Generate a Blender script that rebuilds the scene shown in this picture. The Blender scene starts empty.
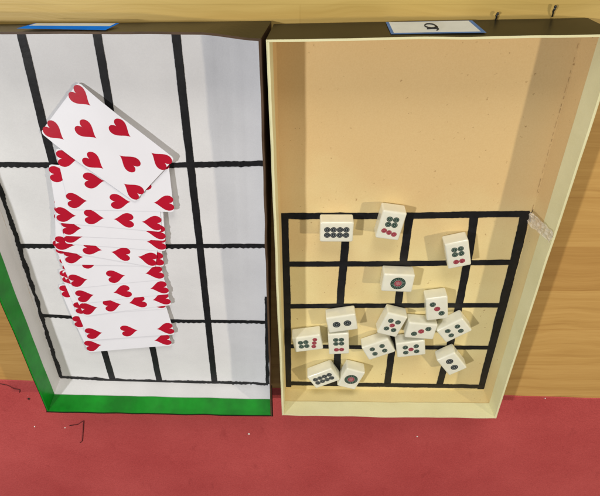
import bpy, bmesh, math, random
from mathutils import Vector, Matrix, noise as mnoise

random.seed(7)
sc = bpy.context.scene
COL = sc.collection
sc.view_settings.view_transform = 'Standard'
sc.view_settings.look = 'None'
sc.view_settings.exposure = 0
sc.view_settings.gamma = 1

# ------------------------------------------------------------------ camera
H = 0.42                      # camera height over the boards, metres
F = 580.0                     # focal length in photo pixels (600 wide)
S, Cc = math.sin(math.radians(36.7)), math.cos(math.radians(36.7))
cam = bpy.data.cameras.new('camera')
cam.sensor_width = 36
cam.lens = F / 600 * 36
cam.clip_start = 0.01
cam.clip_end = 50
co = bpy.data.objects.new('camera', cam)
co.location = (0, 0, H)
co.rotation_euler = (-math.radians(36.7), 0, 0)
COL.objects.link(co)
sc.camera = co


def at(px, py, z=0.0):
    """photo pixel -> point on the horizontal plane at height z"""
    u, v = px - 300, py - 248
    d = F * Cc - v * S
    t = (H - z) / d
    return Vector((t * u, -t * (F * S + v * Cc), z))


# ------------------------------------------------------------------ materials
def new_mat(name):
    m = bpy.data.materials.new(name)
    m.use_nodes = True
    nt = m.node_tree
    b = nt.nodes['Principled BSDF']
    return m, nt, b


def N(nt, kind, **kw):
    n = nt.nodes.new(kind)
    for k, v in kw.items():
        if k in n.inputs.keys():
            n.inputs[k].default_value = v
        else:
            setattr(n, k, v)
    return n


def coords(nt, scale=(1, 1, 1), rot=(0, 0, 0)):
    tc = nt.nodes.new('ShaderNodeTexCoord')
    mp = nt.nodes.new('ShaderNodeMapping')
    mp.inputs['Scale'].default_value = scale
    mp.inputs['Rotation'].default_value = rot
    nt.links.new(tc.outputs['Object'], mp.inputs['Vector'])
    return mp.outputs['Vector']


def ramp(nt, fac, stops):
    r = nt.nodes.new('ShaderNodeValToRGB')
    el = r.color_ramp.elements
    while len(el) < len(stops):
        el.new(0.5)
    for e, (p, c) in zip(el, stops):
        e.position = p
        e.color = (*c, 1)
    nt.links.new(fac, r.inputs['Fac'])
    return r.outputs['Color']


def mix(nt, fac, a, b, mode='MIX'):
    m = nt.nodes.new('ShaderNodeMix')
    m.data_type = 'RGBA'
    m.blend_type = mode
    for sock, v in ((m.inputs[0], fac), (m.inputs[6], a), (m.inputs[7], b)):
        if hasattr(v, 'is_linked') or isinstance(v, bpy.types.NodeSocket):
            nt.links.new(v, sock)
        elif isinstance(v, (int, float)):
            sock.default_value = v
        else:
            sock.default_value = (*v, 1)
    return m.outputs[2]


def tex_noise(nt, vec, scale, detail=4, rough=0.55):
    n = N(nt, 'ShaderNodeTexNoise', Scale=scale, Detail=detail, Roughness=rough)
    nt.links.new(vec, n.inputs['Vector'])
    return n.outputs['Fac']


def bump(nt, b, h, strength, dist):
    bp = nt.nodes.new('ShaderNodeBump')
    bp.inputs['Strength'].default_value = strength
    bp.inputs['Distance'].default_value = dist
    nt.links.new(h, bp.inputs['Height'])
    nt.links.new(bp.outputs['Normal'], b.inputs['Normal'])


def paper(name, c1, c2, scale=18, rough=0.7, grain=900, specks=None, speck_lo=0.72, bumps=0.15, drift=None):
    """paper / card board: soft blotches, fine fibre and a few specks"""
    m, nt, b = new_mat(name)
    v = coords(nt)
    col = ramp(nt, tex_noise(nt, v, scale, 5), [(0.32, c1), (0.68, c2)])
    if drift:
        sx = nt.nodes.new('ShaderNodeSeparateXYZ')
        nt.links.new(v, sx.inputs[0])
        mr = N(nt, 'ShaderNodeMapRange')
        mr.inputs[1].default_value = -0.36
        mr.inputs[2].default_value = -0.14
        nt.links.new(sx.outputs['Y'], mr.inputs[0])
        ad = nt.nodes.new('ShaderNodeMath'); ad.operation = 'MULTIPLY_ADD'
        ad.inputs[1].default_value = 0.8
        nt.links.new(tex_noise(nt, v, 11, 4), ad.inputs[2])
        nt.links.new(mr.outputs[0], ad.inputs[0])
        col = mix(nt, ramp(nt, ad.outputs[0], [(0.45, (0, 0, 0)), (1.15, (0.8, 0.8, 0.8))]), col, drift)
    fine = tex_noise(nt, v, grain, 2)
    col = mix(nt, 0.10, col, ramp(nt, fine, [(0.3, (0.25, 0.25, 0.25)), (0.7, (0.9, 0.9, 0.9))]), 'SOFT_LIGHT')
    if specks:
        sp = tex_noise(nt, v, 260, 3, 0.6)
        fac = ramp(nt, sp, [(speck_lo, (0, 0, 0)), (speck_lo + 0.04, (0.7, 0.7, 0.7))])
        col = mix(nt, fac, col, specks)
    nt.links.new(col, b.inputs['Base Color'])
    b.inputs['Roughness'].default_value = rough
    b.inputs['Specular IOR Level'].default_value = 0.3
    bump(nt, b, tex_noise(nt, v, 90, 6, 0.6), bumps, 0.001)
    return m


def make_wood():
    m, nt, b = new_mat('varnished_wood')
    # wandering long grain
    vl = coords(nt)
    warp = N(nt, 'ShaderNodeTexNoise', Scale=7.0, Detail=2)
    nt.links.new(vl, warp.inputs['Vector'])
    add = nt.nodes.new('ShaderNodeMixRGB')
    add.blend_type = 'LINEAR_LIGHT'
    add.inputs['Fac'].default_value = 0.02
    nt.links.new(vl, add.inputs[1])
    nt.links.new(warp.outputs['Color'], add.inputs[2])
    mp = nt.nodes.new('ShaderNodeMapping')
    mp.inputs['Scale'].default_value = (5, 95, 1)
    nt.links.new(add.outputs[0], mp.inputs['Vector'])
    broad = tex_noise(nt, mp.outputs[0], 1.0, 6, 0.62)
    mp2 = nt.nodes.new('ShaderNodeMapping')
    mp2.inputs['Scale'].default_value = (18, 620, 1)
    nt.links.new(add.outputs[0], mp2.inputs['Vector'])
    fine = tex_noise(nt, mp2.outputs[0], 1.0, 4, 0.6)
    col = ramp(nt, broad, [(0.28, (0.40, 0.215, 0.060)), (0.45, (0.49, 0.28, 0.082)), (0.62, (0.54, 0.32, 0.100)), (0.8, (0.46, 0.26, 0.072))])
    col = mix(nt, 0.27, col, ramp(nt, fine, [(0.3, (0.28, 0.28, 0.28)), (0.65, (0.66, 0.66, 0.66))]), 'SOFT_LIGHT')
    # boards: staves running along X with their own tone
    br = N(nt, 'ShaderNodeTexBrick')
    br.offset = 0.37
    br.inputs['Color1'].default_value = (0.30, 0.30, 0.30, 1)
    br.inputs['Color2'].default_value = (0.68, 0.68, 0.68, 1)
    br.inputs['Mortar'].default_value = (0.12, 0.10, 0.08, 1)
    br.inputs['Scale'].default_value = 1.0
    br.inputs['Mortar Size'].default_value = 0.0004
    br.inputs['Mortar Smooth'].default_value = 0.6
    br.inputs['Bias'].default_value = 0.0
    br.inputs['Brick Width'].default_value = 0.62
    br.inputs['Row Height'].default_value = 0.052
    nt.links.new(coords(nt), br.inputs['Vector'])
    col = mix(nt, 0.42, col, br.outputs['Color'], 'SOFT_LIGHT')
    # mix towards a paler, yellower tone as Y rises
    sx = nt.nodes.new('ShaderNodeSeparateXYZ')
    nt.links.new(coords(nt), sx.inputs[0])
    mr = N(nt, 'ShaderNodeMapRange')
    mr.inputs[1].default_value = -0.16
    mr.inputs[2].default_value = -0.10
    nt.links.new(sx.outputs['Y'], mr.inputs[0])
    ml = nt.nodes.new('ShaderNodeMath'); ml.operation = 'MULTIPLY'
    ml.inputs[1].default_value = 0.62
    nt.links.new(mr.outputs[0], ml.inputs[0])
    pale = ramp(nt, tex_noise(nt, mp.outputs[0], 0.7, 5, 0.6), [(0.3, (0.40, 0.32, 0.085)), (0.7, (0.56, 0.47, 0.16))])
    col = mix(nt, ml.outputs[0], col, pale)
    # occasional dark streaks
    vs = nt.nodes.new('ShaderNodeMapping')
    vs.inputs['Scale'].default_value = (9, 150, 1)
    vs.inputs['Location'].default_value = (3.1, 1.7, 0)
    nt.links.new(add.outputs[0], vs.inputs['Vector'])
    st = tex_noise(nt, vs.outputs[0], 1.0, 3, 0.5)
    col = mix(nt, ramp(nt, st, [(0.66, (0, 0, 0)), (0.78, (0.5, 0.5, 0.5))]), col, (0.25, 0.12, 0.035))
    nt.links.new(col, b.inputs['Base Color'])
    b.inputs['Roughness'].default_value = 0.38
    b.inputs['Specular IOR Level'].default_value = 0.45
    bump(nt, b, fine, 0.12, 0.0006)
    return m


def make_red():
    m, nt, b = new_mat('red_rubber')
    v = coords(nt)
    a = tex_noise(nt, v, 9, 5, 0.6)
    col = ramp(nt, a, [(0.3, (0.41, 0.053, 0.054)), (0.7, (0.50, 0.080, 0.079))])
    g = tex_noise(nt, v, 700, 3, 0.7)
    col = mix(nt, 0.35, col, ramp(nt, g, [(0.3, (0.2, 0.2, 0.2)), (0.7, (0.8, 0.8, 0.8))]), 'SOFT_LIGHT')
    sm = tex_noise(nt, coords(nt, (60, 25, 1)), 1, 5, 0.65)
    col = mix(nt, ramp(nt, sm, [(0.60, (0, 0, 0)), (0.78, (0.5, 0.5, 0.5))]), col, (0.24, 0.022, 0.024))
    lint = tex_noise(nt, v, 330, 2, 0.5)
    col = mix(nt, ramp(nt, lint, [(0.79, (0, 0, 0)), (0.82, (0.3, 0.5, 0.5))]), col, (0.62, 0.30, 0.28))
    nt.links.new(col, b.inputs['Base Color'])
    b.inputs['Roughness'].default_value = 0.62
    b.inputs['Specular IOR Level'].default_value = 0.35
    bump(nt, b, tex_noise(nt, v, 420, 5, 0.7), 0.5, 0.0012)
    return m


def plain(name, c, rough=0.5, spec=0.4, var=0.12, scale=60, bumps=0.0):
    m, nt, b = new_mat(name)
    v = coords(nt)
    lo = tuple(x * (1 - var) for x in c)
    hi = tuple(min(1, x * (1 + var)) for x in c)
    nt.links.new(ramp(nt, tex_noise(nt, v, scale, 4), [(0.3, lo), (0.7, hi)]), b.inputs['Base Color'])
    b.inputs['Roughness'].default_value = rough
    b.inputs['Specular IOR Level'].default_value = spec
    if bumps:
        bump(nt, b, tex_noise(nt, v, 120, 5), bumps, 0.001)
    return m


M_WOOD = make_wood()
M_RED = make_red()
M_WHITE = paper('white_lining_paper', (0.615, 0.62, 0.65), (0.675, 0.68, 0.71), 22, 0.6, specks=(0.45, 0.42, 0.42), speck_lo=0.80, bumps=0.32)
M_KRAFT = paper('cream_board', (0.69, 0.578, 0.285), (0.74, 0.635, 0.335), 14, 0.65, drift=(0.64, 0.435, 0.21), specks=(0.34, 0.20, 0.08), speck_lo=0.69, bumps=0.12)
M_CREAM = paper('cream_paper_edge', (0.68, 0.655, 0.40), (0.74, 0.72, 0.46), 30, 0.5, specks=(0.45, 0.36, 0.2), speck_lo=0.80, bumps=0.15)
M_OLIVE = plain('dark_outer_card', (0.015, 0.013, 0.006), 0.34, 0.25, 0.25, 40)
M_BROWN = plain('brown_outer_card', (0.075, 0.045, 0.026), 0.45, 0.4, 0.25, 50)
M_GREEN = plain('green_tape', (0.003, 0.225, 0.012), 0.34, 0.35, 0.28, 45, 0.15)
M_INK = plain('black_tape', (0.008, 0.008, 0.010), 0.42, 0.35, 0.4, 120, 0.2)
M_BLUE = plain('blue_label_border', (0.0, 0.19, 0.95), 0.8, 0.08, 0.15)
M_BLUE2 = plain('navy_label_border', (0.10, 0.19, 0.42), 0.8, 0.08, 0.15)
M_LABEL = plain('white_label_paper', (0.62, 0.66, 0.66), 0.8, 0.3, 0.06)
M_CARD = plain('coated_card_stock', (0.77, 0.775, 0.85), 0.38, 0.4, 0.02, 30)
M_CEDGE = plain('grey_card_edge', (0.34, 0.33, 0.37), 0.7, 0.1, 0.1)
M_HEART = plain('red_card_ink', (0.42, 0.004, 0.024), 0.42, 0.22, 0.12, 25)
M_DARKPEN = plain('black_pen', (0.02, 0.02, 0.02), 0.5, 0.3)
M_SCUFF = plain('scuffed_brown', (0.46, 0.31, 0.15), 0.7, 0.2, 0.3)
M_WIRE = plain('black_wire', (0.012, 0.012, 0.011), 0.35, 0.5)
M_LINT = plain('white_crumb', (0.85, 0.85, 0.82), 0.7, 0.2)
M_HAIR = plain('dark_thread', (0.035, 0.006, 0.008), 0.5, 0.3)
M_PIPG = plain('engraved_dark_green', (0.012, 0.045, 0.030), 0.4, 0.3, 0.2, 400)
M_PIPK = plain('engraved_blue_black', (0.016, 0.019, 0.030), 0.4, 0.3, 0.2, 400)
M_PIPR = plain('engraved_red', (0.30, 0.014, 0.038), 0.4, 0.3, 0.2, 400)
M_PIPL = plain('engraved_pale_ring', (0.20, 0.23, 0.21), 0.4, 0.3, 0.1, 400)
M_PIPP = plain('engraved_pink_ring', (0.36, 0.17, 0.18), 0.4, 0.3, 0.1, 400)


def make_tile_mat():
    m, nt, b = new_mat('ivory_tile_plastic')
    v = coords(nt)
    col = ramp(nt, tex_noise(nt, v, 90, 3), [(0.3, (0.74, 0.74, 0.63)), (0.7, (0.80, 0.80, 0.70))])
    nt.links.new(col, b.inputs['Base Color'])
    b.inputs['Roughness'].default_value = 0.2
    b.inputs['Coat Weight'].default_value = 0.3
    b.inputs['Coat Roughness'].default_value = 0.08
    b.inputs['Specular IOR Level'].default_value = 0.5
    b.inputs['Subsurface Weight'].default_value = 0.25
    b.inputs['Subsurface Radius'].default_value = (0.004, 0.004, 0.003)
    b.inputs['Subsurface Scale'].default_value = 1.0
    return m


M_TILE = make_tile_mat()


def make_clear_tape():
    m, nt, b = new_mat('crumpled_clear_tape')
    v = coords(nt)
    nt.links.new(ramp(nt, tex_noise(nt, v, 300, 4), [(0.35, (0.62, 0.52, 0.38)), (0.65, (0.85, 0.80, 0.72))]), b.inputs['Base Color'])
    b.inputs['Roughness'].default_value = 0.18
    b.inputs['Alpha'].default_value = 0.55
    return m


M_CTAPE = make_clear_tape()

# ------------------------------------------------------------------ helpers


def mesh_obj(name, bm, mats, parent=None, smooth=False):
    me = bpy.data.meshes.new(name)
    bm.normal_update()
    bm.to_mesh(me)
    bm.free()
    for m in (mats if isinstance(mats, (list, tuple)) else [mats]):
        me.materials.append(m)
    if smooth:
        for p in me.polygons:
            p.use_smooth = True
    o = bpy.data.objects.new(name, me)
    COL.objects.link(o)
    if parent is not None:
        o.parent = parent
        o.matrix_parent_inverse = Matrix.Translation(parent.location).inverted() if parent.rotation_euler.z == 0 else Matrix()
    return o


def tag(o, label, cat=None, group=None, kind=None):
    if label:
        o['label'] = label
    if cat:
        o['category'] = cat
    if group:
        o['group'] = group
    if kind:
        o['kind'] = kind
    return o


def empty(name, loc):
    o = bpy.data.objects.new(name, None)
    o.empty_display_size = 0.02
    o.location = loc
    COL.objects.link(o)
    return o


def tube(bm, pts, radii, seg=8):
    rings = []
    for i, p in enumerate(pts):
        p = Vector(p)
        d = (Vector(pts[min(i + 1, len(pts) - 1)]) - Vector(pts[max(i - 1, 0)])).normalized()
        a = d.cross(Vector((0, 0, 1)))
        if a.length < 1e-4:
            a = Vector((1, 0, 0))
        a.normalize()
        b = d.cross(a)
        r = radii[i] if isinstance(radii, (list, tuple)) else radii
        rings.append([bm.verts.new(p + a * r * math.cos(2 * math.pi * k / seg) + b * r * math.sin(2 * math.pi * k / seg)) for k in range(seg)])
    for r0, r1 in zip(rings, rings[1:]):
        for k in range(seg):
            bm.faces.new((r0[k], r0[(k + 1) % seg], r1[(k + 1) % seg], r1[k]))
    bm.faces.new(rings[0][::-1])
    bm.faces.new(rings[-1])


def lerp(a, b, t):
    return a + (b - a) * t


def nz(x, y, s, seed=0):
    return mnoise.noise(Vector((x * s, y * s, seed * 7.3)))


# ------------------------------------------------------------------ setting
def board_sheet():
    bm = bmesh.new()
    v = [bm.verts.new(p) for p in ((-1.6, -1.8, 0), (1.6, -1.8, 0), (1.6, 1.2, 0), (-1.6, 1.2, 0))]
    bm.faces.new(v)
    o = mesh_obj('floor', bm, M_WOOD)
    tag(o, 'varnished honey coloured wooden boards under and around both boxes', 'wooden floor', kind='structure')


board_sheet()


def red_sheet():
    a, b = at(0, 379.5), at(600, 398)
    sl = (b.y - a.y) / (b.x - a.x)
    bm = bmesh.new()
    n = 220
    top, edge = [], []
    for i in range(n + 1):
        x = -1.6 + 3.2 * i / n
        y = a.y + sl * (x - a.x) + 0.0006 * nz(x, 0, 30, 3)
        edge.append(bm.verts.new((x, y, 0.0002)))
        top.append(bm.verts.new((x, y - 0.0006, 0.0010)))
    far = [bm.verts.new((-1.6 + 3.2 * i / n, -1.8, 0.0010)) for i in range(n + 1)]
    for i in range(n):
        bm.faces.new((edge[i + 1], edge[i], top[i], top[i + 1]))
        bm.faces.new((top[i + 1], top[i], far[i], far[i + 1]))
    o = mesh_obj('mat', bm, M_RED)
    tag(o, 'matt red rubber mat along the bottom below the boxes', 'mat', kind='structure')


red_sheet()

# ------------------------------------------------------------------ boxes
HB = 0.0355      # wall height
Z0 = 0.0030      # inside floor height of the boxes
TW = 0.0016      # board thickness


def wall(name, parent, b0, b1, r0, r1, mats, cin, seg=40, wav=0.0008, seed=0, t=TW, bow=0.0):
    """one wall of the tray: slab from base edge to rim edge, outer face pushed away from cin"""
    bm = bmesh.new()
    d = (b1 - b0).normalized()
    out = Vector((d.y, -d.x, 0))
    if out.dot(((b0 + b1) / 2 - cin)) < 0:
        out = -out
    rows = 6
    inn, outr = [], []
    for j in range(rows + 1):
        f = j / rows
        ri, ro = [], []
        for i in range(seg + 1):
            u = i / seg
            p = lerp(lerp(b0, b1, u), lerp(r0, r1, u), f)
            w = wav * f * math.sin(math.pi * u) * (nz(u * 3, seed, 1.7, seed) + 0.5 * nz(u * 9, seed, 1.3, seed + 5)) * 2
            w += bow * f * (1 - u) * (3 - 2 * min(1, u / 0.17)) * min(1, u / 0.17) ** 2
            p = p + out * w + Vector((0, 0, 0.0006 * f * nz(u * 8, seed + 3, 1, seed)))
            ri.append(bm.verts.new(p))
            e = d * t * (1 if i == seg else -1 if i == 0 else 0)
            lo = Vector((0, 0, -(Z0 - 0.0012))) if j == 0 else Vector((0, 0, 0))
            ro.append(bm.verts.new(p + out * t + e + lo))
        inn.append(ri)
        outr.append(ro)
    for j in range(rows):
        for i in range(seg):
            f = bm.faces.new((inn[j][i], inn[j][i + 1], inn[j + 1][i + 1], inn[j + 1][i])); f.material_index = 0
            f = bm.faces.new((outr[j][i + 1], outr[j][i], outr[j + 1][i], outr[j + 1][i + 1])); f.material_index = 1
        for i in (0, seg):
            f = bm.faces.new((inn[j][i], inn[j + 1][i], outr[j + 1][i], outr[j][i])); f.material_index = 1
    for i in range(seg):
        f = bm.faces.new((inn[rows][i], inn[rows][i + 1], outr[rows][i + 1], outr[rows][i])); f.material_index = 2
        f = bm.faces.new((inn[0][i], inn[0][i + 1], outr[0][i + 1], outr[0][i])); f.material_index = 1
    bmesh.ops.recalc_face_normals(bm, faces=bm.faces)
    o = mesh_obj(name, bm, mats, parent)
    return o


def strip_on_wall(name, parent, b0, b1, r0, r1, mat, cin, f0, f1, u0=0.0, u1=1.0, off=0.0005, lip=0.0009, seg=60, seed=0, wav=0.0008, rag=0.01, label=None):
    """tape or paper strip on the inside of a wall, folded over the rim when f1 == 1"""
    bm = bmesh.new()
    d = (b1 - b0).normalized()
    out = Vector((d.y, -d.x, 0))
    if out.dot(((b0 + b1) / 2 - cin)) < 0:
        out = -out
    cols = []
    for i in range(seg + 1):
        u = lerp(u0, u1, i / seg)
        c = []
        fl = f0 + rag * nz(u * 14, seed + 1, 1, seed)
        for j in range(5):
            f = lerp(fl, f1, j / 4)
            p = lerp(lerp(b0, b1, u), lerp(r0, r1, u), f)
            w = wav * f * math.sin(math.pi * u) * (nz(u * 3, seed, 1.7, seed) + 0.5 * nz(u * 9, seed, 1.3, seed + 5)) * 2
            p = p + out * w + Vector((0, 0, 0.0006 * f * nz(u * 8, seed + 3, 1, seed))) - out * off
            if f1 == 1 and j == 4:
                p.z += 0.0004
            c.append(bm.verts.new(p))
        if f1 == 1:
            c.append(bm.verts.new(c[-1].co + out * (off + lip)))
            c.append(bm.verts.new(c[-1].co + Vector((0, 0, -0.0003)) + out * 0.0001))
        cols.append(c)
    for a, b in zip(cols, cols[1:]):
        for j in range(len(a) - 1):
            bm.faces.new((a[j], b[j], b[j + 1], a[j + 1]))
    bmesh.ops.recalc_face_normals(bm, faces=bm.faces)
    o = mesh_obj(name, bm, mat, parent)
    if label:
        o['label'] = label
    return o


def floor_panel(parent, corners, mats, zf, n=70):
    """inside bottom of the tray: BL, BR, TR, TL"""
    bm = bmesh.new()
    bl, br, tr, tl = corners
    g, lo = [], []
    for j in range(n + 1):
        r = []
        for i in range(n + 1):
            p = lerp(lerp(bl, br, i / n), lerp(tl, tr, i / n), j / n)
            r.append(bm.verts.new((p.x, p.y, zf(p.x, p.y))))
        g.append(r)
    for j in range(n):
        for i in range(n):
            f = bm.faces.new((g[j][i], g[j][i + 1], g[j + 1][i + 1], g[j + 1][i]))
    ring = [bm.verts.new((p.x, p.y, 0.0012)) for p in corners]
    f = bm.faces.new(ring[::-1]); f.material_index = 1
    return mesh_obj('bottom_panel', bm, mats, parent, smooth=True)


def ink_line(bm, pts, wpx, zf, dz, scallop=0.0, seed=0, rough=0.10, taper=False):
    """a hand laid strip of black tape following photo points, wpx wide at that place"""
    P = [at(*p, Z0) for p in pts]
    tot = sum((b - a).length for a, b in zip(P, P[1:]))
    n = max(8, int(tot / 0.0009))
    line = []
    for k in range(n + 1):
        s = tot * k / n
        for a, b in zip(P, P[1:]):
            L = (b - a).length
            if s <= L + 1e-9:
                line.append((lerp(a, b, min(1, s / L)), (b - a).normalized(), tot * k / n))
                break
            s -= L
    prev = None
    for k, (p, d, s) in enumerate(line):
        nrm = Vector((-d.y, d.x, 0))
        if (nrm.x < 0 if abs(nrm.x) > abs(nrm.y) else nrm.y < 0):
            nrm = -nrm
        w = wpx * 0.00089 * 0.5
        wa = w * (1 + rough * nz(s * 90, seed, 1, seed) + 0.5 * rough * nz(s * 500, seed, 1, seed + 3))
        wb = w * (1 + rough * nz(s * 80, seed + 9, 1, seed) + 0.5 * rough * nz(s * 450, seed, 1, seed + 4))
        if scallop:
            ph = (s / 0.0052 + 0.3 * nz(s * 60, seed, 1, 2)) % 1.0
            wb += scallop * (0.5 - abs(ph - 0.5)) * 2 * (0.55 + 0.45 * nz(s * 40, seed, 1, 6))
        if taper:
            q = 1 - 0.8 * k / n
            wa *= q; wb *= q
        a, b = p + nrm * wa, p - nrm * wb
        pr = (bm.verts.new((a.x, a.y, zf(a.x, a.y) + dz)), bm.verts.new((b.x, b.y, zf(b.x, b.y) + dz)))
        if prev:
            bm.faces.new((prev[0], pr[0], pr[1], prev[1]))
        prev = pr


# ---- white box
A_bl, A_br, A_tr, A_tl = at(60, 379, Z0), at(269.5, 385, Z0), at(269, 24, Z0), at(-64, 28, Z0)
Ar_bl, Ar_br, Ar_tr, Ar_tl = at(48, 411, HB), at(270.5, 415, HB), at(258.5, 41, HB), at(-107, 33.5, HB)
cA = (A_bl + A_br + A_tr + A_tl) / 4
crA, crB = at(235, 40, 0), at(251, 378, 0)


def zA(x, y):
    d = (crB - crA).normalized()
    s = (x - crA.x) * d.y * -1 + (y - crA.y) * d.x      # signed distance to the crease
    s = -s if ((crA.x + 1 - crA.x) * -d.y) > 0 else s
    side = (x - (crA.x + (crB.x - crA.x) * (y - crA.y) / (crB.y - crA.y)))
    z = Z0 + 0.0009 * math.exp(-(side / 0.0013) ** 2)
    if side > 0:
        z += 0.05 * side
    z += 0.0003 * nz(x, y, 14, 1) + 0.00025 * nz(x, y, 45, 2)
    side2 = side + 0.019
    z += 0.0005 * math.exp(-(side2 / 0.0016) ** 2)
    return z


boxA = empty('cardboard_box', ((A_bl.x + A_tr.x) / 2, (A_bl.y + A_tr.y) / 2, 0))
tag(boxA, 'shallow open box lined with white paper, green taped rim, holding the playing cards', 'box', 'open boxes lying side by side')
floor_panel(boxA, (A_bl, A_br, A_tr, A_tl), [M_WHITE, M_OLIVE], zA)
M_LINW = [M_WHITE, M_OLIVE, M_OLIVE]
wall('side_wall', boxA, A_bl, A_br, Ar_bl, Ar_br, [M_WHITE, M_OLIVE, M_OLIVE], cA, seed=1, t=0.0028)
wall('side_wall', boxA, A_tl, A_bl, Ar_tl, Ar_bl, [M_WHITE, M_OLIVE, M_OLIVE], cA, seed=2)
wall('side_wall', boxA, A_br, A_tr, Ar_br, Ar_tr, [M_WHITE, M_BROWN, M_BROWN], cA, seed=3, wav=0.0012)
wall('side_wall', boxA, A_tr, A_tl, Ar_tr, Ar_tl, [M_WHITE, M_OLIVE, M_BROWN], cA, seed=4, wav=0.0003, bow=0.0042)
strip_on_wall('rim_strip', boxA, A_bl, A_br, Ar_bl, Ar_br, M_GREEN, cA, 0.50, 1, seed=1, lip=0.0003, label='glossy green tape along the near rim')
strip_on_wall('rim_strip', boxA, A_tl, A_bl, Ar_tl, Ar_bl, M_GREEN, cA, 0.50, 1, seed=2, lip=0.0007, label='glossy green tape along the outer long rim')

bm = bmesh.new()
ink_line(bm, [(20.5, 30), (43, 124), (54, 166), (78, 250), (104, 350), (113, 381)], 7.4, zA, 0.00030, seed=1)
ink_line(bm, [(96.5, 30), (112, 121), (120, 170), (141, 280), (153, 350), (159.5, 382)], 7.0, zA, 0.00030, seed=2)
ink_line(bm, [(175.5, 30), (186, 124), (200, 246), (214.5, 382)], 7.0, zA, 0.00030, seed=3)
ink_line(bm, [(-62, 38), (0, 188), (20, 248), (61, 377)], 4.5, zA, 0.00034, seed=4, rough=0.7)
ink_line(bm, [(266.5, 296), (267, 340), (267.5, 383)], 4.0, zA, 0.00034, seed=5, rough=0.3)
ink_line(bm, [(-24, 164), (65, 164.5)], 4.6, zA, 0.00042, 0.0021, seed=6)
ink_line(bm, [(65, 164.5), (172, 165), (266, 162.5)], 5.4, zA, 0.00042, 0.0008, seed=7, rough=0.3)
ink_line(bm, [(18, 245.5), (160, 246), (267, 245)], 4.6, zA, 0.00042, 0.0021, seed=8)
ink_line(bm, [(42, 315), (90, 318), (170, 320.5), (268, 321.5)], 4.2, zA, 0.00042, 0.0021, seed=9)
ink_line(bm, [(60, 376.5), (110, 379.5), (150, 381), (268, 383)], 4.4, zA, 0.00046, 0.0006, seed=10, rough=0.8)
mesh_obj('grid_lines', bm, M_INK, boxA)


def wall_patch(name, parent, p00, p10, p01, p11, mats, borders, lift, out, bend=8):
    """rectangular label glued to an outer wall: bordered sheet, mats = (border, paper)"""
    bm = bmesh.new()
    b = borders

    def P(u, v, k):
        return lerp(lerp(p00, p10, u), lerp(p01, p11, u), v) + out * (lift + k)
    us = [0, b[0], 1 - b[1], 1]
    vs = [0, b[2], 1 - b[3], 1]
    V = [[bm.verts.new(P(u, v, 0)) for u in us] for v in vs]
    for j in range(3):
        for i in range(3):
            f = bm.faces.new((V[j][i], V[j][i + 1], V[j + 1][i + 1], V[j + 1][i]))
            f.material_index = 1 if (i == 1 and j == 1) else 0
    return mesh_obj(name, bm, mats, parent), P


def on_top_wall(base0, base1, rim0, rim1, u, f):
    return lerp(lerp(base0, base1, u), lerp(rim0, rim1, u), f)


def label_on(parent, b0, b1, r0, r1, cin, u0, u1, f0, f1, mats, borders, name='label_sticker', lift=0.0):
    d = (b1 - b0).normalized()
    out = Vector((d.y, -d.x, 0))
    if out.dot(((b0 + b1) / 2 - cin)) < 0:
        out = -out
    q = [on_top_wall(b0, b1, r0, r1, u, f) for u, f in ((u0, f0), (u1, f0), (u0, f1), (u1, f1))]
    return wall_patch(name, parent, q[0], q[1], q[2], q[3], mats, borders, TW + 0.0006 + lift, out)


def ufrac(a, b, px):
    """fraction along a->b where the photo column px falls (walls run nearly along X)"""
    lo, hi = 0.0, 1.0
    def col(u):
        p = lerp(a, b, u)
        X, Y, Z = p.x, p.y, p.z - H
        depth = -Y * S - Z * Cc
        return 300 + F * X / depth
    inc = col(1) > col(0)
    for _ in range(40):
        m = (lo + hi) / 2
        if (col(m) < px) == inc:
            lo = m
        else:
            hi = m
    return lo


s1, P1 = label_on(boxA, A_tl, A_tr, Ar_tl, Ar_tr, cA, ufrac(Ar_tl, Ar_tr, 16), ufrac(Ar_tl, Ar_tr, 105), 0.34, 0.92, [M_BLUE, M_LABEL], (0.02, 0.04, 0.02, 0.55), lift=0.0022)
s1['label'] = 'white paper label with bright blue border'

# ---- cream box
B_bl, B_br, B_tr, B_tl = at(286, 389, Z0), at(483.5, 390, Z0), at(586, 21, Z0), at(276, 27, Z0)
Br_bl, Br_br, Br_tr, Br_tl = at(283.5, 414.5, HB), at(495, 417.5, HB), at(618.5, 36.5, HB), at(268.5, 42, HB)
cB = (B_bl + B_br + B_tr + B_tl) / 4


def zB(x, y):
    return Z0 + 0.00025 * nz(x, y, 12, 4) + 0.0002 * nz(x, y, 40, 5)


boxB = empty('cardboard_box', ((B_bl.x + B_tr.x) / 2, (B_bl.y + B_tr.y) / 2, 0))
tag(boxB, 'shallow open cream cardboard box with black square grid, with white mahjong tiles lying in it', 'box', 'open boxes lying side by side')
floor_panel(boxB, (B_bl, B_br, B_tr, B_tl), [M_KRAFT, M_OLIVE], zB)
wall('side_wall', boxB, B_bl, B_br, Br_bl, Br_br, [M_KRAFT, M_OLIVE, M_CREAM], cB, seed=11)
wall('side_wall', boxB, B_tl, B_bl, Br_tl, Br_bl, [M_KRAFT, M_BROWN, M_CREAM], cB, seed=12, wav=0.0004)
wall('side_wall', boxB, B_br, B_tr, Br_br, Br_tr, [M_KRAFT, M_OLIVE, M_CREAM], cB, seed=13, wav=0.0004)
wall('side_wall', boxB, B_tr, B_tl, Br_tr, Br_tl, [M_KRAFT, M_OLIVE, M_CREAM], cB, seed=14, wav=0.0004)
strip_on_wall('rim_strip', boxB, B_bl, B_br, Br_bl, Br_br, M_CREAM, cB, 0.50, 1, seed=11)
strip_on_wall('rim_strip', boxB, B_tl, B_bl, Br_tl, Br_bl, M_CREAM, cB, 0.60, 1, seed=12, wav=0.0004)
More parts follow.
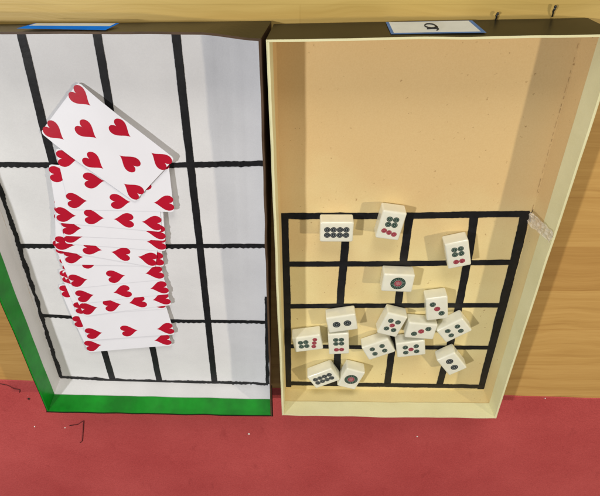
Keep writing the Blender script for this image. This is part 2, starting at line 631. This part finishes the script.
strip_on_wall('rim_strip', boxB, B_br, B_tr, Br_br, Br_tr, M_CREAM, cB, 0.52, 1, seed=13, wav=0.0004)

bm = bmesh.new()
ink_line(bm, [(284, 213), (287, 300), (288, 387)], 8, zB, 0.00030, seed=21)
ink_line(bm, [(347, 215), (345, 248), (341, 290), (338, 340), (336.5, 386)], 8, zB, 0.00030, seed=22)
ink_line(bm, [(410, 213), (405, 248), (398, 305), (392, 350), (387, 386)], 8, zB, 0.00030, seed=23)
ink_line(bm, [(474.5, 213), (470, 248), (459, 305), (449, 350), (439, 386)], 8.2, zB, 0.00030, seed=24)
ink_line(bm, [(525.5, 212), (517, 250), (500, 315), (481.5, 389)], 9.5, zB, 0.00030, seed=25)
ink_line(bm, [(281, 216), (405, 215.5), (529, 213.5)], 7.2, zB, 0.00042, seed=26, rough=0.16)
ink_line(bm, [(286, 264), (400, 263.5), (512, 262)], 6.8, zB, 0.00042, seed=27)
ink_line(bm, [(286, 306), (400, 305.5), (501, 305)], 6.4, zB, 0.00042, seed=28)
ink_line(bm, [(286, 346), (400, 347.5), (491, 347.5)], 6.2, zB, 0.00042, seed=29)
ink_line(bm, [(283, 383), (387, 385), (486, 386.5)], 7.0, zB, 0.00046, seed=30, rough=0.18)
ink_line(bm, [(528, 214), (531, 222), (533.5, 241)], 2.6, zB, 0.00050, seed=31, taper=True)
ink_line(bm, [(524, 217), (531, 213), (533, 209)], 1.8, zB, 0.00050, seed=32, taper=True)
mesh_obj('grid_lines', bm, M_INK, boxB)

ub0, ub1 = ufrac(Br_tl, Br_tr, 392), ufrac(Br_tl, Br_tr, 489)
s2, P2 = label_on(boxB, B_tl, B_tr, Br_tl, Br_tr, cB, ub0, ub1, 0.02, 0.84, [M_BLUE2, M_LABEL], (0.035, 0.045, 0.02, 0.10))
s2['label'] = 'white paper label with navy border and a hand written 9'
# hand written 9 lying on its side on the label
bm = bmesh.new()
pts = []
for k in range(15):
    a = 2 * math.pi * k / 14
    pts.append(P2(0.47 + 0.060 * math.cos(a), 0.42 + 0.17 * math.sin(a), 0.0004))
tube(bm, pts, 0.0004, 6)
tube(bm, [P2(0.53, 0.42, 0.0005), P2(0.535, 0.56, 0.0005), P2(0.53, 0.70, 0.0005), P2(0.50, 0.80, 0.0005)], 0.0004, 6)
tube(bm, [P2(0.41, 0.66, 0.0005), P2(0.47, 0.63, 0.0005), P2(0.53, 0.64, 0.0005)], 0.0005, 6)
mesh_obj('handwritten_nine', bm, M_DARKPEN, s2)

bm = bmesh.new()
for k in range(46):
    u = (k + random.random() * 0.5) / 46
    if random.random() < 0.25:
        continue
    a = lerp((B_br + Vector((-0.0012, 0, 0))), (B_tr + Vector((-0.0012, 0, 0))), 0.40 + 0.56 * u)
    b = lerp((B_br + Vector((-0.0012, 0, 0))), (B_tr + Vector((-0.0012, 0, 0))), 0.40 + 0.56 * (u + 0.010 + 0.008 * random.random()))
    w = 0.0001 + 0.00022 * random.random()
    j = 0.0004 * (random.random() - 0.5)
    q = [bm.verts.new((p.x + s_ * w + j, p.y, zB(p.x, p.y) + 0.00025)) for p, s_ in ((a, -1), (a, 1), (b, 1), (b, -1))]
    bm.faces.new(q)
o = mesh_obj('fold_crease', bm, M_SCUFF, boxB)
o['label'] = 'worn dark fold line along the right wall'

# crumpled clear tape at the right wall of the cream box
bm = bmesh.new()
n1, n2 = 26, 12
t0, t1 = at(536, 210, 0.005), at(559.5, 231, HB * 0.97)
t2 = at(532, 221, 0.005), at(555, 242, HB * 0.95)
G = []
for j in range(n2 + 1):
    r = []
    for i in range(n1 + 1):
        u, v = i / n1, j / n2
        p = lerp(lerp(t0, t1, u), lerp(t2[0], t2[1], u), v)
        k = 0.0018
        p += Vector((k * (nz(u * 9, v * 5, 1, 1)) - 0.0048, 0.6 * k * nz(u * 9, v * 7, 1, 2), 0.0018 + 0.6 * k * nz(u * 11, v * 9, 1, 3)))
        r.append(bm.verts.new(p))
    G.append(r)
for j in range(n2):
    for i in range(n1):
        bm.faces.new((G[j][i], G[j][i + 1], G[j + 1][i + 1], G[j + 1][i]))
o = mesh_obj('tape_scrap', bm, M_CTAPE, boxB)
o['label'] = 'crumpled clear adhesive tape scrap'

# ------------------------------------------------------------------ playing cards
CL, CW, CT = 0.0880, 0.0560, 0.00026
HEART = []
for k in range(40):
    t = 2 * math.pi * k / 40
    HEART.append((16 * math.sin(t) ** 3, 13 * math.cos(t) - 5 * math.cos(2 * t) - 2 * math.cos(3 * t) - math.cos(4 * t)))


def heart_pts(cx, cy, sgn):
    """heart with its tip along +x*sgn; 16 mm long, 13 mm wide"""
    out = []
    for hx, hy in HEART:
        l = -(hy + 2.5) / 29.0 * 0.0172      # along: tip positive
        w = hx / 32.0 * 0.0148
        out.append((cx + sgn * l, cy + sgn * w))
    return out


ROW = 0.155
LAY = {
    4: [(.09, ROW, 1), (.09, 1 - ROW, 1), (.91, ROW, -1), (.91, 1 - ROW, -1)],
    5: [(.09, ROW, 1), (.09, 1 - ROW, 1), (.91, ROW, -1), (.91, 1 - ROW, -1), (.5, .5, 1)],
    6: [(.09, ROW, 1), (.09, 1 - ROW, 1), (.5, ROW, 1), (.5, 1 - ROW, 1), (.91, ROW, -1), (.91, 1 - ROW, -1)],
    8: [(.09, ROW, 1), (.09, 1 - ROW, 1), (.5, ROW, 1), (.5, 1 - ROW, 1), (.91, ROW, -1), (.91, 1 - ROW, -1), (.29, .5, 1), (.72, .5, -1)],
    10: [(.09, ROW, 1), (.09, 1 - ROW, 1), (.36, ROW, 1), (.36, 1 - ROW, 1), (.64, ROW, -1), (.64, 1 - ROW, -1), (.91, ROW, -1), (.91, 1 - ROW, -1), (.225, .5, 1), (.775, .5, -1)],
}
LAY[9] = LAY[10][:8] + [(.5, .5, 1)]
LAY[-6] = [(1 - a, 1 - b, -s) for a, b, s in LAY[6]]


def make_card(name, value, curl_l, curl_r, hump=0.0):
    """card lying in its own XY plane, corner radius 3 mm, hearts part of the mesh, ends lifted by curl"""
    def bend(x, y, dz):
        a = x / CL + 0.5
        z = curl_l * max(0, 1 - a / 0.45) ** 2 + curl_r * max(0, (a - 0.35) / 0.65) ** 2 + hump * math.sin(math.pi * a)
        return (x, y, z + dz)
    bm = bmesh.new()
    NX, NY = 26, 12
    r = 0.0026

    def xy(i, j):
        y = CW * (j / NY - 0.5)
        hx = CL / 2
        dy = CW / 2 - abs(y)
        if dy < r:
            hx -= r - math.sqrt(max(0, r * r - (r - dy) ** 2))
        return (2 * i / NX - 1) * hx, y
    ys = [0, .012, .03] + [k / 9 for k in range(1, 9)] + [.97, .988, 1]

    def xy2(i, yy):
        y = CW * (yy - 0.5)
        hx = CL / 2
        dy = CW / 2 - abs(y)
        if dy < r:
            hx -= r - math.sqrt(max(0, r * r - (r - dy) ** 2))
        return (2 * i / NX - 1) * hx, y
    T = [[bm.verts.new(bend(*xy2(i, yy), CT)) for i in range(NX + 1)] for yy in ys]
    L = [[bm.verts.new(bend(*xy2(i, yy), 0)) for i in range(NX + 1)] for yy in ys]
    for j in range(len(ys) - 1):
        for i in range(NX):
            bm.faces.new((T[j][i], T[j][i + 1], T[j + 1][i + 1], T[j + 1][i]))
            bm.faces.new((L[j][i + 1], L[j][i], L[j + 1][i], L[j + 1][i + 1]))
        bm.faces.new((T[j][0], T[j + 1][0], L[j + 1][0], L[j][0])).material_index = 2
        bm.faces.new((T[j + 1][NX], T[j][NX], L[j][NX], L[j + 1][NX])).material_index = 2
    for i in range(NX):
        bm.faces.new((T[0][i + 1], T[0][i], L[0][i], L[0][i + 1])).material_index = 2
        bm.faces.new((T[-1][i], T[-1][i + 1], L[-1][i + 1], L[-1][i])).material_index = 2
    for a, b, s in LAY[value]:
        hp = heart_pts((a - 0.5) * CL, (0.5 - b) * CW, s)
        cx = (a - 0.5) * CL + s * 0.0005
        cy = (0.5 - b) * CW
        c = bm.verts.new(bend(cx, cy, CT + 0.00005))
        mid = [bm.verts.new(bend(lerp(cx, x, .5), lerp(cy, y, .5), CT + 0.00005)) for x, y in hp]
        rim = [bm.verts.new(bend(x, y, CT + 0.00005)) for x, y in hp]
        n = len(rim)
        for k in range(n):
            q = (k + 1) % n
            for f in (bm.faces.new((c, mid[k], mid[q])), bm.faces.new((mid[k], rim[k], rim[q], mid[q]))):
                f.normal_update()
                if f.normal.z < 0:
                    f.normal_flip()
                f.material_index = 1
    return mesh_obj(name, bm, [M_CARD, M_HEART, M_CEDGE])


CARD_GROUP = 'playing cards fanned in the white lined box'
# bottom row pips: left pixel, right pixel, value, label ; lowest card of the stack first
FAN = [
    ((94.6, 345), (161.5, 340), 4, 'card at the very bottom end of the fan, only two hearts in its bottom row'),
    ((81, 321), (155, 317), 4, 'card peeking out at the lower left of the fan with one half hidden heart'),
    ((96, 332), (164, 328), 6, 'card with wide blank face and three hearts in a row near the bottom end'),
    ((82, 307), (158, 302), 4, 'mostly hidden card, half a heart showing left of the lower four-heart row'),
    ((91, 307), (160, 298.5), 10, 'card low in the fan showing four hearts in a row rising to the right'),
    ((86.5, 294.5), (158.5, 287), -6, 'card showing only slivers of three hearts above the lower row of four hearts'),
    ((79.7, 279), (154, 272), 8, 'card mid fan showing three hearts in a row rising to the right'),
    ((74, 255.5), (155, 258), 4, 'card showing one clear heart at its left end under the lower right tilted card'),
    ((67.6, 242.5), (146, 257), 9, 'card mid fan showing four hearts in a row sloping down to the right'),
    ((76.5, 234.5), (154.5, 241), 4, 'card showing a cut sliver of heart left and one full heart at right end'),
    ((74.5, 226), (154.5, 230.5), 5, 'card showing two cut hearts directly beneath the upper row of four hearts'),
    ((68.5, 213), (151, 221), 10, 'ten of hearts second under the diagonal card, sticking out furthest left'),
    ((74, 198.5), (168.5, 201.5), 8, 'eight of hearts lying directly under the diagonal card'),
]
SLOPE = 0.030                  # every card leans: far long edge on the floor, near one on the cards below
base_z = Z0 + 0.0008 + CW / 2 * SLOPE
prev = None
for i, (pa, pb, val, lab) in enumerate(FAN):
    zc = base_z
    a, b = at(*pa, zc), at(*pb, zc + 0.0015)
    a.z = b.z = 0
    d = (b - a).normalized()
    nrm = Vector((-d.y, d.x, 0))
    mid = (a + b) / 2 + nrm * CW * (0.5 - ROW)                 # the row sits near the lower long edge
    rot = math.atan2(d.y, d.x)
    if prev:
        # clearance over the card below, checked at both short ends
        dy = min((mid - prev[0]).dot(prev[1]) + e * CL / 2 * math.sin(rot - prev[3]) for e in (-1, 1))
        dy2 = max((mid - prev[0]).dot(prev[1]) + e * CL / 2 * math.sin(rot - prev[3]) for e in (-1, 1))
        zc = max(base_z, prev[2] + 0.00050 - SLOPE * dy)
    prev = (mid.copy(), nrm.copy(), zc, rot)
    o = make_card('playing_card', val, 0.0, 0.0010)
    o.location = (mid.x, mid.y, zc)
    o.rotation_euler = Matrix.Rotation(rot, 3, 'Z').__matmul__(Matrix.Rotation(-math.atan(SLOPE), 3, 'X')).to_euler()
    tag(o, lab, 'playing card', CARD_GROUP)
print('top card z', zc - base_z)
# the card turned across the top of the fan
zt = zc + CW / 2 * SLOPE + 0.0006
A, Cn = at(79, 85, zt), at(173, 156.5, zt)
d = (Cn - A).normalized()
nrm = Vector((d.y, -d.x, 0))
mid = (A + Cn) / 2 + nrm * CW / 2
o = make_card('playing_card', 8, -0.0037, 0.0008)
o.location = (mid.x, mid.y, zt)
o.rotation_euler = (0, 0, math.atan2(d.y, d.x))
tag(o, 'eight of hearts turned diagonally on top of the whole fan', 'playing card', CARD_GROUP)

# ------------------------------------------------------------------ tiles
TL, TWD, TH = 0.0285, 0.0205, 0.0135
RB = 0.0019


def annulus(bm, cx, cy, z, r0, r1, mi, n=28):
    """flat ring r0..r1 (disc when r0 == 0)"""
    out = [bm.verts.new((cx + r1 * math.cos(2 * math.pi * k / n), cy + r1 * math.sin(2 * math.pi * k / n), z)) for k in range(n)]
    if r0 == 0:
        f = bm.faces.new(out); f.material_index = mi
        return
    inn = [bm.verts.new((cx + r0 * math.cos(2 * math.pi * k / n), cy + r0 * math.sin(2 * math.pi * k / n), z)) for k in range(n)]
    for k in range(n):
        q = (k + 1) % n
        f = bm.faces.new((inn[k], out[k], out[q], inn[q])); f.material_index = mi


def pip(bm, x, y, r, dark, pale):
    z = TH + 0.00004
    annulus(bm, x, y, z, 0.74 * r, r, dark)
    annulus(bm, x, y, z, 0.60 * r, 0.74 * r, pale)
    annulus(bm, x, y, z, 0.22 * r, 0.60 * r, dark)
    annulus(bm, x, y, z, 0, 0.22 * r, pale)


G, K, R, PL, PK = 1, 2, 3, 4, 5
mm = 0.001


def pattern(bm, kind):
    if kind == 1:
        z = TH + 0.00004
        r = 6.9 * mm
        annulus(bm, 0, 0, z, 0.90 * r, r, G, 40)
        # outer band of small pale beads between dark sectors
        n = 18
        for k in range(n):
            a0, a1, am = 2 * math.pi * k / n, 2 * math.pi * (k + 1) / n, 2 * math.pi * (k + .5) / n
            ri, ro = 0.56 * r, 0.90 * r
            def pt(a, q):
                return bm.verts.new((q * math.cos(a), q * math.sin(a), z))
            f = bm.faces.new((pt(a0, ri), pt(a0, ro), pt(lerp(a0, a1, .72), ro), pt(lerp(a0, a1, .72), ri))); f.material_index = G
            f = bm.faces.new((pt(lerp(a0, a1, .72), ri), pt(lerp(a0, a1, .72), ro), pt(a1, ro), pt(a1, ri))); f.material_index = PL
        annulus(bm, 0, 0, z, 0.48 * r, 0.56 * r, PL, 40)
        annulus(bm, 0, 0, z, 0.36 * r, 0.48 * r, R, 40)
        annulus(bm, 0, 0, z, 0.20 * r, 0.36 * r, PK, 40)
        for k in range(6):
            a = 2 * math.pi * k / 6
            annulus(bm, 0.28 * r * math.cos(a), 0.28 * r * math.sin(a), z + 0.00003, 0, 0.06 * r, R, 10)
        annulus(bm, 0, 0, z, 0, 0.20 * r, PK, 20)
    elif kind == 2:
        pip(bm, -5.3 * mm, 0, 3.7 * mm, K, PL); pip(bm, 5.3 * mm, 0, 3.7 * mm, K, PL)
    elif kind == 3:
        pip(bm, -6.2 * mm, 3.9 * mm, 2.9 * mm, G, PL); pip(bm, 0, 0, 2.9 * mm, R, PK); pip(bm, 6.2 * mm, -3.9 * mm, 2.9 * mm, G, PL)
    elif kind == 4:
        for x in (-5.2, 5.2):
            for y in (-3.6, 3.6):
                pip(bm, x * mm, y * mm, 2.7 * mm, G, PL)
    elif kind == 5:
        for x in (-5.4, 5.4):
            for y in (-3.7, 3.7):
                pip(bm, x * mm, y * mm, 2.7 * mm, G, PL)
        pip(bm, 0, 0, 2.6 * mm, R, PK)
    elif kind == 6:
        for x in (-0.2, 5.2):
            for y in (-2.75, 2.75):
                pip(bm, (x + 1.2) * mm, y * mm, 2.65 * mm, G, PL)
        for y in (-2.6, 2.6):
            pip(bm, -7.4 * mm, y * mm, 2.5 * mm, R, PK)
    elif kind == 7:
        for x in (-0.2, 5.2):
            for y in (-2.75, 2.75):
                pip(bm, (x + 1.4) * mm, y * mm, 2.65 * mm, G, PL)
        for k in (-1, 0, 1):
            pip(bm, (-6.8 + 1.3 * k) * mm, 4.6 * k * mm, 2.35 * mm, R, PK)
    elif kind == 8:
        for x in (-8.1, -2.7, 2.7, 8.1):
            for y in (-2.8, 2.8):
                pip(bm, x * mm, y * mm, 2.7 * mm, K, PL)


def make_tile_mesh(kind):
    bm = bmesh.new()
    bmesh.ops.create_cube(bm, size=1)
    for v in bm.verts:
        v.co = Vector((v.co.x * TL, v.co.y * TWD, (v.co.z + 0.5) * TH))
    bmesh.ops.bevel(bm, geom=list(bm.edges), offset=RB, segments=4, profile=0.6, affect='EDGES')
    for f in bm.faces:
        f.smooth = True
    pattern(bm, kind)
    me = bpy.data.meshes.new('mahjong_tile')
    bm.normal_update()
    bm.to_mesh(me)
    bm.free()
    for m in (M_TILE, M_PIPG, M_PIPK, M_PIPR, M_PIPL, M_PIPP):
        me.materials.append(m)
    return me


MESH = {k: make_tile_mesh(k) for k in range(1, 9)}
TILES = [   # face centre px, direction of long axis in px, kind, label
    ((336.7, 232.5), (100, 0), 8, 'upright-facing white tile with eight blue-black dots in two rows, on the top grid line'),
    ((391, 226), (8, -26), 7, 'white tile with four green and three red dots, tilted, on the top grid line'),
    ((458.3, 255), (-3, -23), 6, 'white tile with four green over two red dots, alone at the upper right'),
    ((398, 283.5), (102, 4), 1, 'white tile with one large ring dot, alone in the middle of the grid'),
    ((437.2, 309), (1, 24), -3, 'upright white tile with three diagonal dots, standing above the cluster of tiles'),
    ((392.2, 325.5), (-42, 74), 5, 'steeply tilted white tile with five dots, at the left top of the cluster'),
    ((421.5, 331.5), (115, 9), -3, 'nearly level white tile with three diagonal dots, in the middle of the cluster'),
    ((378.5, 350), (112, -37), 4, 'white tile with four green dots at the left foot of the cluster'),
    ((411, 349.5), (120, -14), 5, 'nearly level white tile with five dots at the foot of the cluster'),
    ((454, 331), (110, -52), 4, 'white tile with four green dots at the right side of the cluster'),
    ((452, 364.5), (57, 70), 2, 'tilted white tile with two dots, alone at the lower right of the grid'),
    ((342, 324), (145, -20), 2, 'nearly level white tile with two dots touching the six-dot tile below it'),
    ((338.8, 344.5), (-1, -22), 6, 'white tile with four green over two red dots, below the two-dot tile'),
    ((307.5, 344), (-135, 17), 7, 'white tile with four green and three red dots near the left edge of the grid'),
    ((323.8, 379), (110, -40), 8, 'tilted white tile with eight blue-black dots on the bottom grid line'),
    ((350.8, 379.5), (40, -66), 1, 'tilted white tile with one large ring dot on the bottom grid line'),
]
me3 = MESH[3].copy()
for v in me3.vertices:
    v.co.y = -v.co.y
me3.flip_normals()
MESH[-3] = me3

pl = []
zf = Z0 + 0.0007
for (p, dr, k, lab) in TILES:
    L = math.hypot(*dr)
    q0 = at(p[0] - dr[0] / L * 8, p[1] - dr[1] / L * 8, zf + TH)
    q1 = at(p[0] + dr[0] / L * 8, p[1] + dr[1] / L * 8, zf + TH)
    c = at(*p, zf + TH)
    ang = math.atan2(q1.y - q0.y, q1.x - q0.x)
    pl.append([c.x, c.y, ang, k, lab])


def corners(t):
    c, s = math.cos(t[2]), math.sin(t[2])
    return [(t[0] + c * a * TL / 2 - s * b * TWD / 2, t[1] + s * a * TL / 2 + c * b * TWD / 2) for a, b in ((1, 1), (-1, 1), (-1, -1), (1, -1))]


def push(t, u):
    best = None
    ca, cb = corners(t), corners(u)
    for ang in (t[2], t[2] + math.pi / 2, u[2], u[2] + math.pi / 2):
        ax = (math.cos(ang), math.sin(ang))
        pa = [x * ax[0] + y * ax[1] for x, y in ca]
        pb = [x * ax[0] + y * ax[1] for x, y in cb]
        ov = min(max(pa), max(pb)) - max(min(pa), min(pb)) + 0.0001
        if ov <= 0:
            return None
        sgn = 1 if (t[0] - u[0]) * ax[0] + (t[1] - u[1]) * ax[1] > 0 else -1
        if best is None or ov < best[0]:
            best = (ov, sgn * ax[0], sgn * ax[1])
    return best


tot = 0
for it in range(60):                          # let touching tiles settle side by side
    moved = False
    for i in range(len(pl)):
        for j in range(i):
            r = push(pl[i], pl[j])
            if r:
                moved = True
                if it == 0:
                    print('touch', i, j, round(r[0] * 1000, 2))
                for t, s in ((pl[i], .5), (pl[j], -.5)):
                    t[0] += s * r[0] * r[1]
                    t[1] += s * r[0] * r[2]
    if not moved:
        break
for x, y, ang, k, lab in pl:
    o = bpy.data.objects.new('mahjong_tile', MESH[k])
    COL.objects.link(o)
    o.location = (x, y, zf)
    o.rotation_euler = (0, 0, ang)
    tag(o, lab, 'game tile', 'white dotted tiles scattered over the grid')

# ------------------------------------------------------------------ little things lying about


def thread(pts, r, label, z=0.0018, mat=M_HAIR, name='hair_strand'):
    bm = bmesh.new()
    P = [at(*p, 0) for p in pts]
    P = [Vector((p.x, p.y, z)) for p in P]
    Q = []
    for a, b in zip(P, P[1:]):
        for k in range(6):
            q = lerp(a, b, k / 6)
            Q.append(q + Vector((0.0003 * nz(q.x * 300, q.y * 300, 1, 1), 0.0003 * nz(q.x * 300, q.y * 300, 1, 2), 0)))
    Q.append(P[-1])
    c = sum(Q, Vector()) / len(Q)
    c.z = z
    tube(bm, [q - c for q in Q], r, 6)
    o = mesh_obj(name, bm, mat)
    o.location = c
    tag(o, label, 'thread', 'dark threads lying on the red mat')


thread([(70, 424.5), (78, 423.5), (84.3, 419.5), (83.6, 430), (82.8, 440), (80.5, 441.5)], 0.00034, 'dark hooked thread on the red mat just below the green rim')
thread([(-2, 382), (8, 384), (15, 387.5), (20.5, 388.5), (20, 391.5)], 0.00028, 'thin dark curved thread on the red mat left of the green box corner')


def crumb(px, r, label, mat=M_LINT, cat='crumb', group='crumbs on the red mat', z=0.0010):
    bm = bmesh.new()
    bmesh.ops.create_icosphere(bm, subdivisions=2, radius=r)
    s = random.random() * 50
    for v in bm.verts:
        v.co *= 1 + 0.45 * mnoise.noise(v.co * (1.1 / r) + Vector((s, s, s)))
        v.co.z *= 0.7
    o = mesh_obj('crumb', bm, mat, smooth=False)
    p = at(*px, 0)
    o.location = (p.x, p.y, z + r * 0.5)
    tag(o, label, cat, group)


crumb((249, 432.8), 0.0013, 'largest white crumb, on the red mat under the green rim')
crumb((417, 435.5), 0.0009, 'white crumb on the red mat below the cream box')
crumb((35, 425.7), 0.0008, 'tiny pale crumb left of the hooked thread', M_LINT)
crumb((65.5, 426.8), 0.0008, 'tiny pale crumb at the end of the hooked thread', M_LINT)
crumb((29.3, 397.8), 0.0013, 'black crumb on the red mat beside the green corner', M_WIRE)
crumb((544.8, 397.5), 0.0006, 'tiny pale crumb at the edge of the boards right of the cream box', M_LINT)


def wire_bit(pts, label):
    bm = bmesh.new()
    P = []
    for k, (x, y, zz) in enumerate(pts):
        p = at(x, y, zz)
        P.append(p)
    c = P[0].copy()
    tube(bm, [p - c for p in P], [0.0005, 0.0005, 0.0007, 0.0008, 0.0009, 0.0008][:len(P)], 8)
    p = P[-1] - c
    bmesh.ops.create_icosphere(bm, subdivisions=2, radius=0.0010, matrix=Matrix.Translation(p))
    o = mesh_obj('wire_hook', bm, M_WIRE, smooth=True)
    o.location = c
    tag(o, label, 'hook', 'black wire bits behind the cream box')


wire_bit([(494.5, 22, 0.001), (495.8, 19, 0.002), (496.6, 17, 0.002), (496.3, 15.5, 0.0025), (497.8, 13.5, 0.0025)], 'short black wire bit on the boards just right of the navy bordered label')
wire_bit([(552, 16.5, 0.001), (553, 13.5, 0.002), (553.2, 11, 0.002), (554.6, 9, 0.0025), (555.4, 6.5, 0.0025)], 'taller black wire bit on the boards behind the far right corner of the cream box')

# ------------------------------------------------------------------ light: lamps of the room
W = bpy.data.worlds.new('World')
sc.world = W
W.use_nodes = True
W.node_tree.nodes['Background'].inputs[0].default_value = (1.0, 0.93, 0.84, 1)
W.node_tree.nodes['Background'].inputs[1].default_value = 0.15


def lamp(name, loc, target, size, power, color):
    l = bpy.data.lights.new(name, 'AREA')
    l.shape = 'DISK'
    l.size = size
    l.energy = power
    l.color = color
    o = bpy.data.objects.new(name, l)
    o.location = loc
    o.rotation_euler = (Vector(target) - Vector(loc)).to_track_quat('-Z', 'Y').to_euler()
    COL.objects.link(o)


lamp('ceiling_lamp', (-0.98, 0.0, 1.35), (-0.1, -0.35, 0), 0.08, 15.8, (1.0, 0.985, 0.97))
lamp('side_lamp', (1.50, -0.20, 1.20), (0.1, -0.3, 0), 0.06, 15.0, (1.0, 0.87, 0.66))
lamp('room_light', (0.1, 1.9, 1.0), (0, -0.3, 0), 0.9, 28, (1.0, 0.94, 0.83))
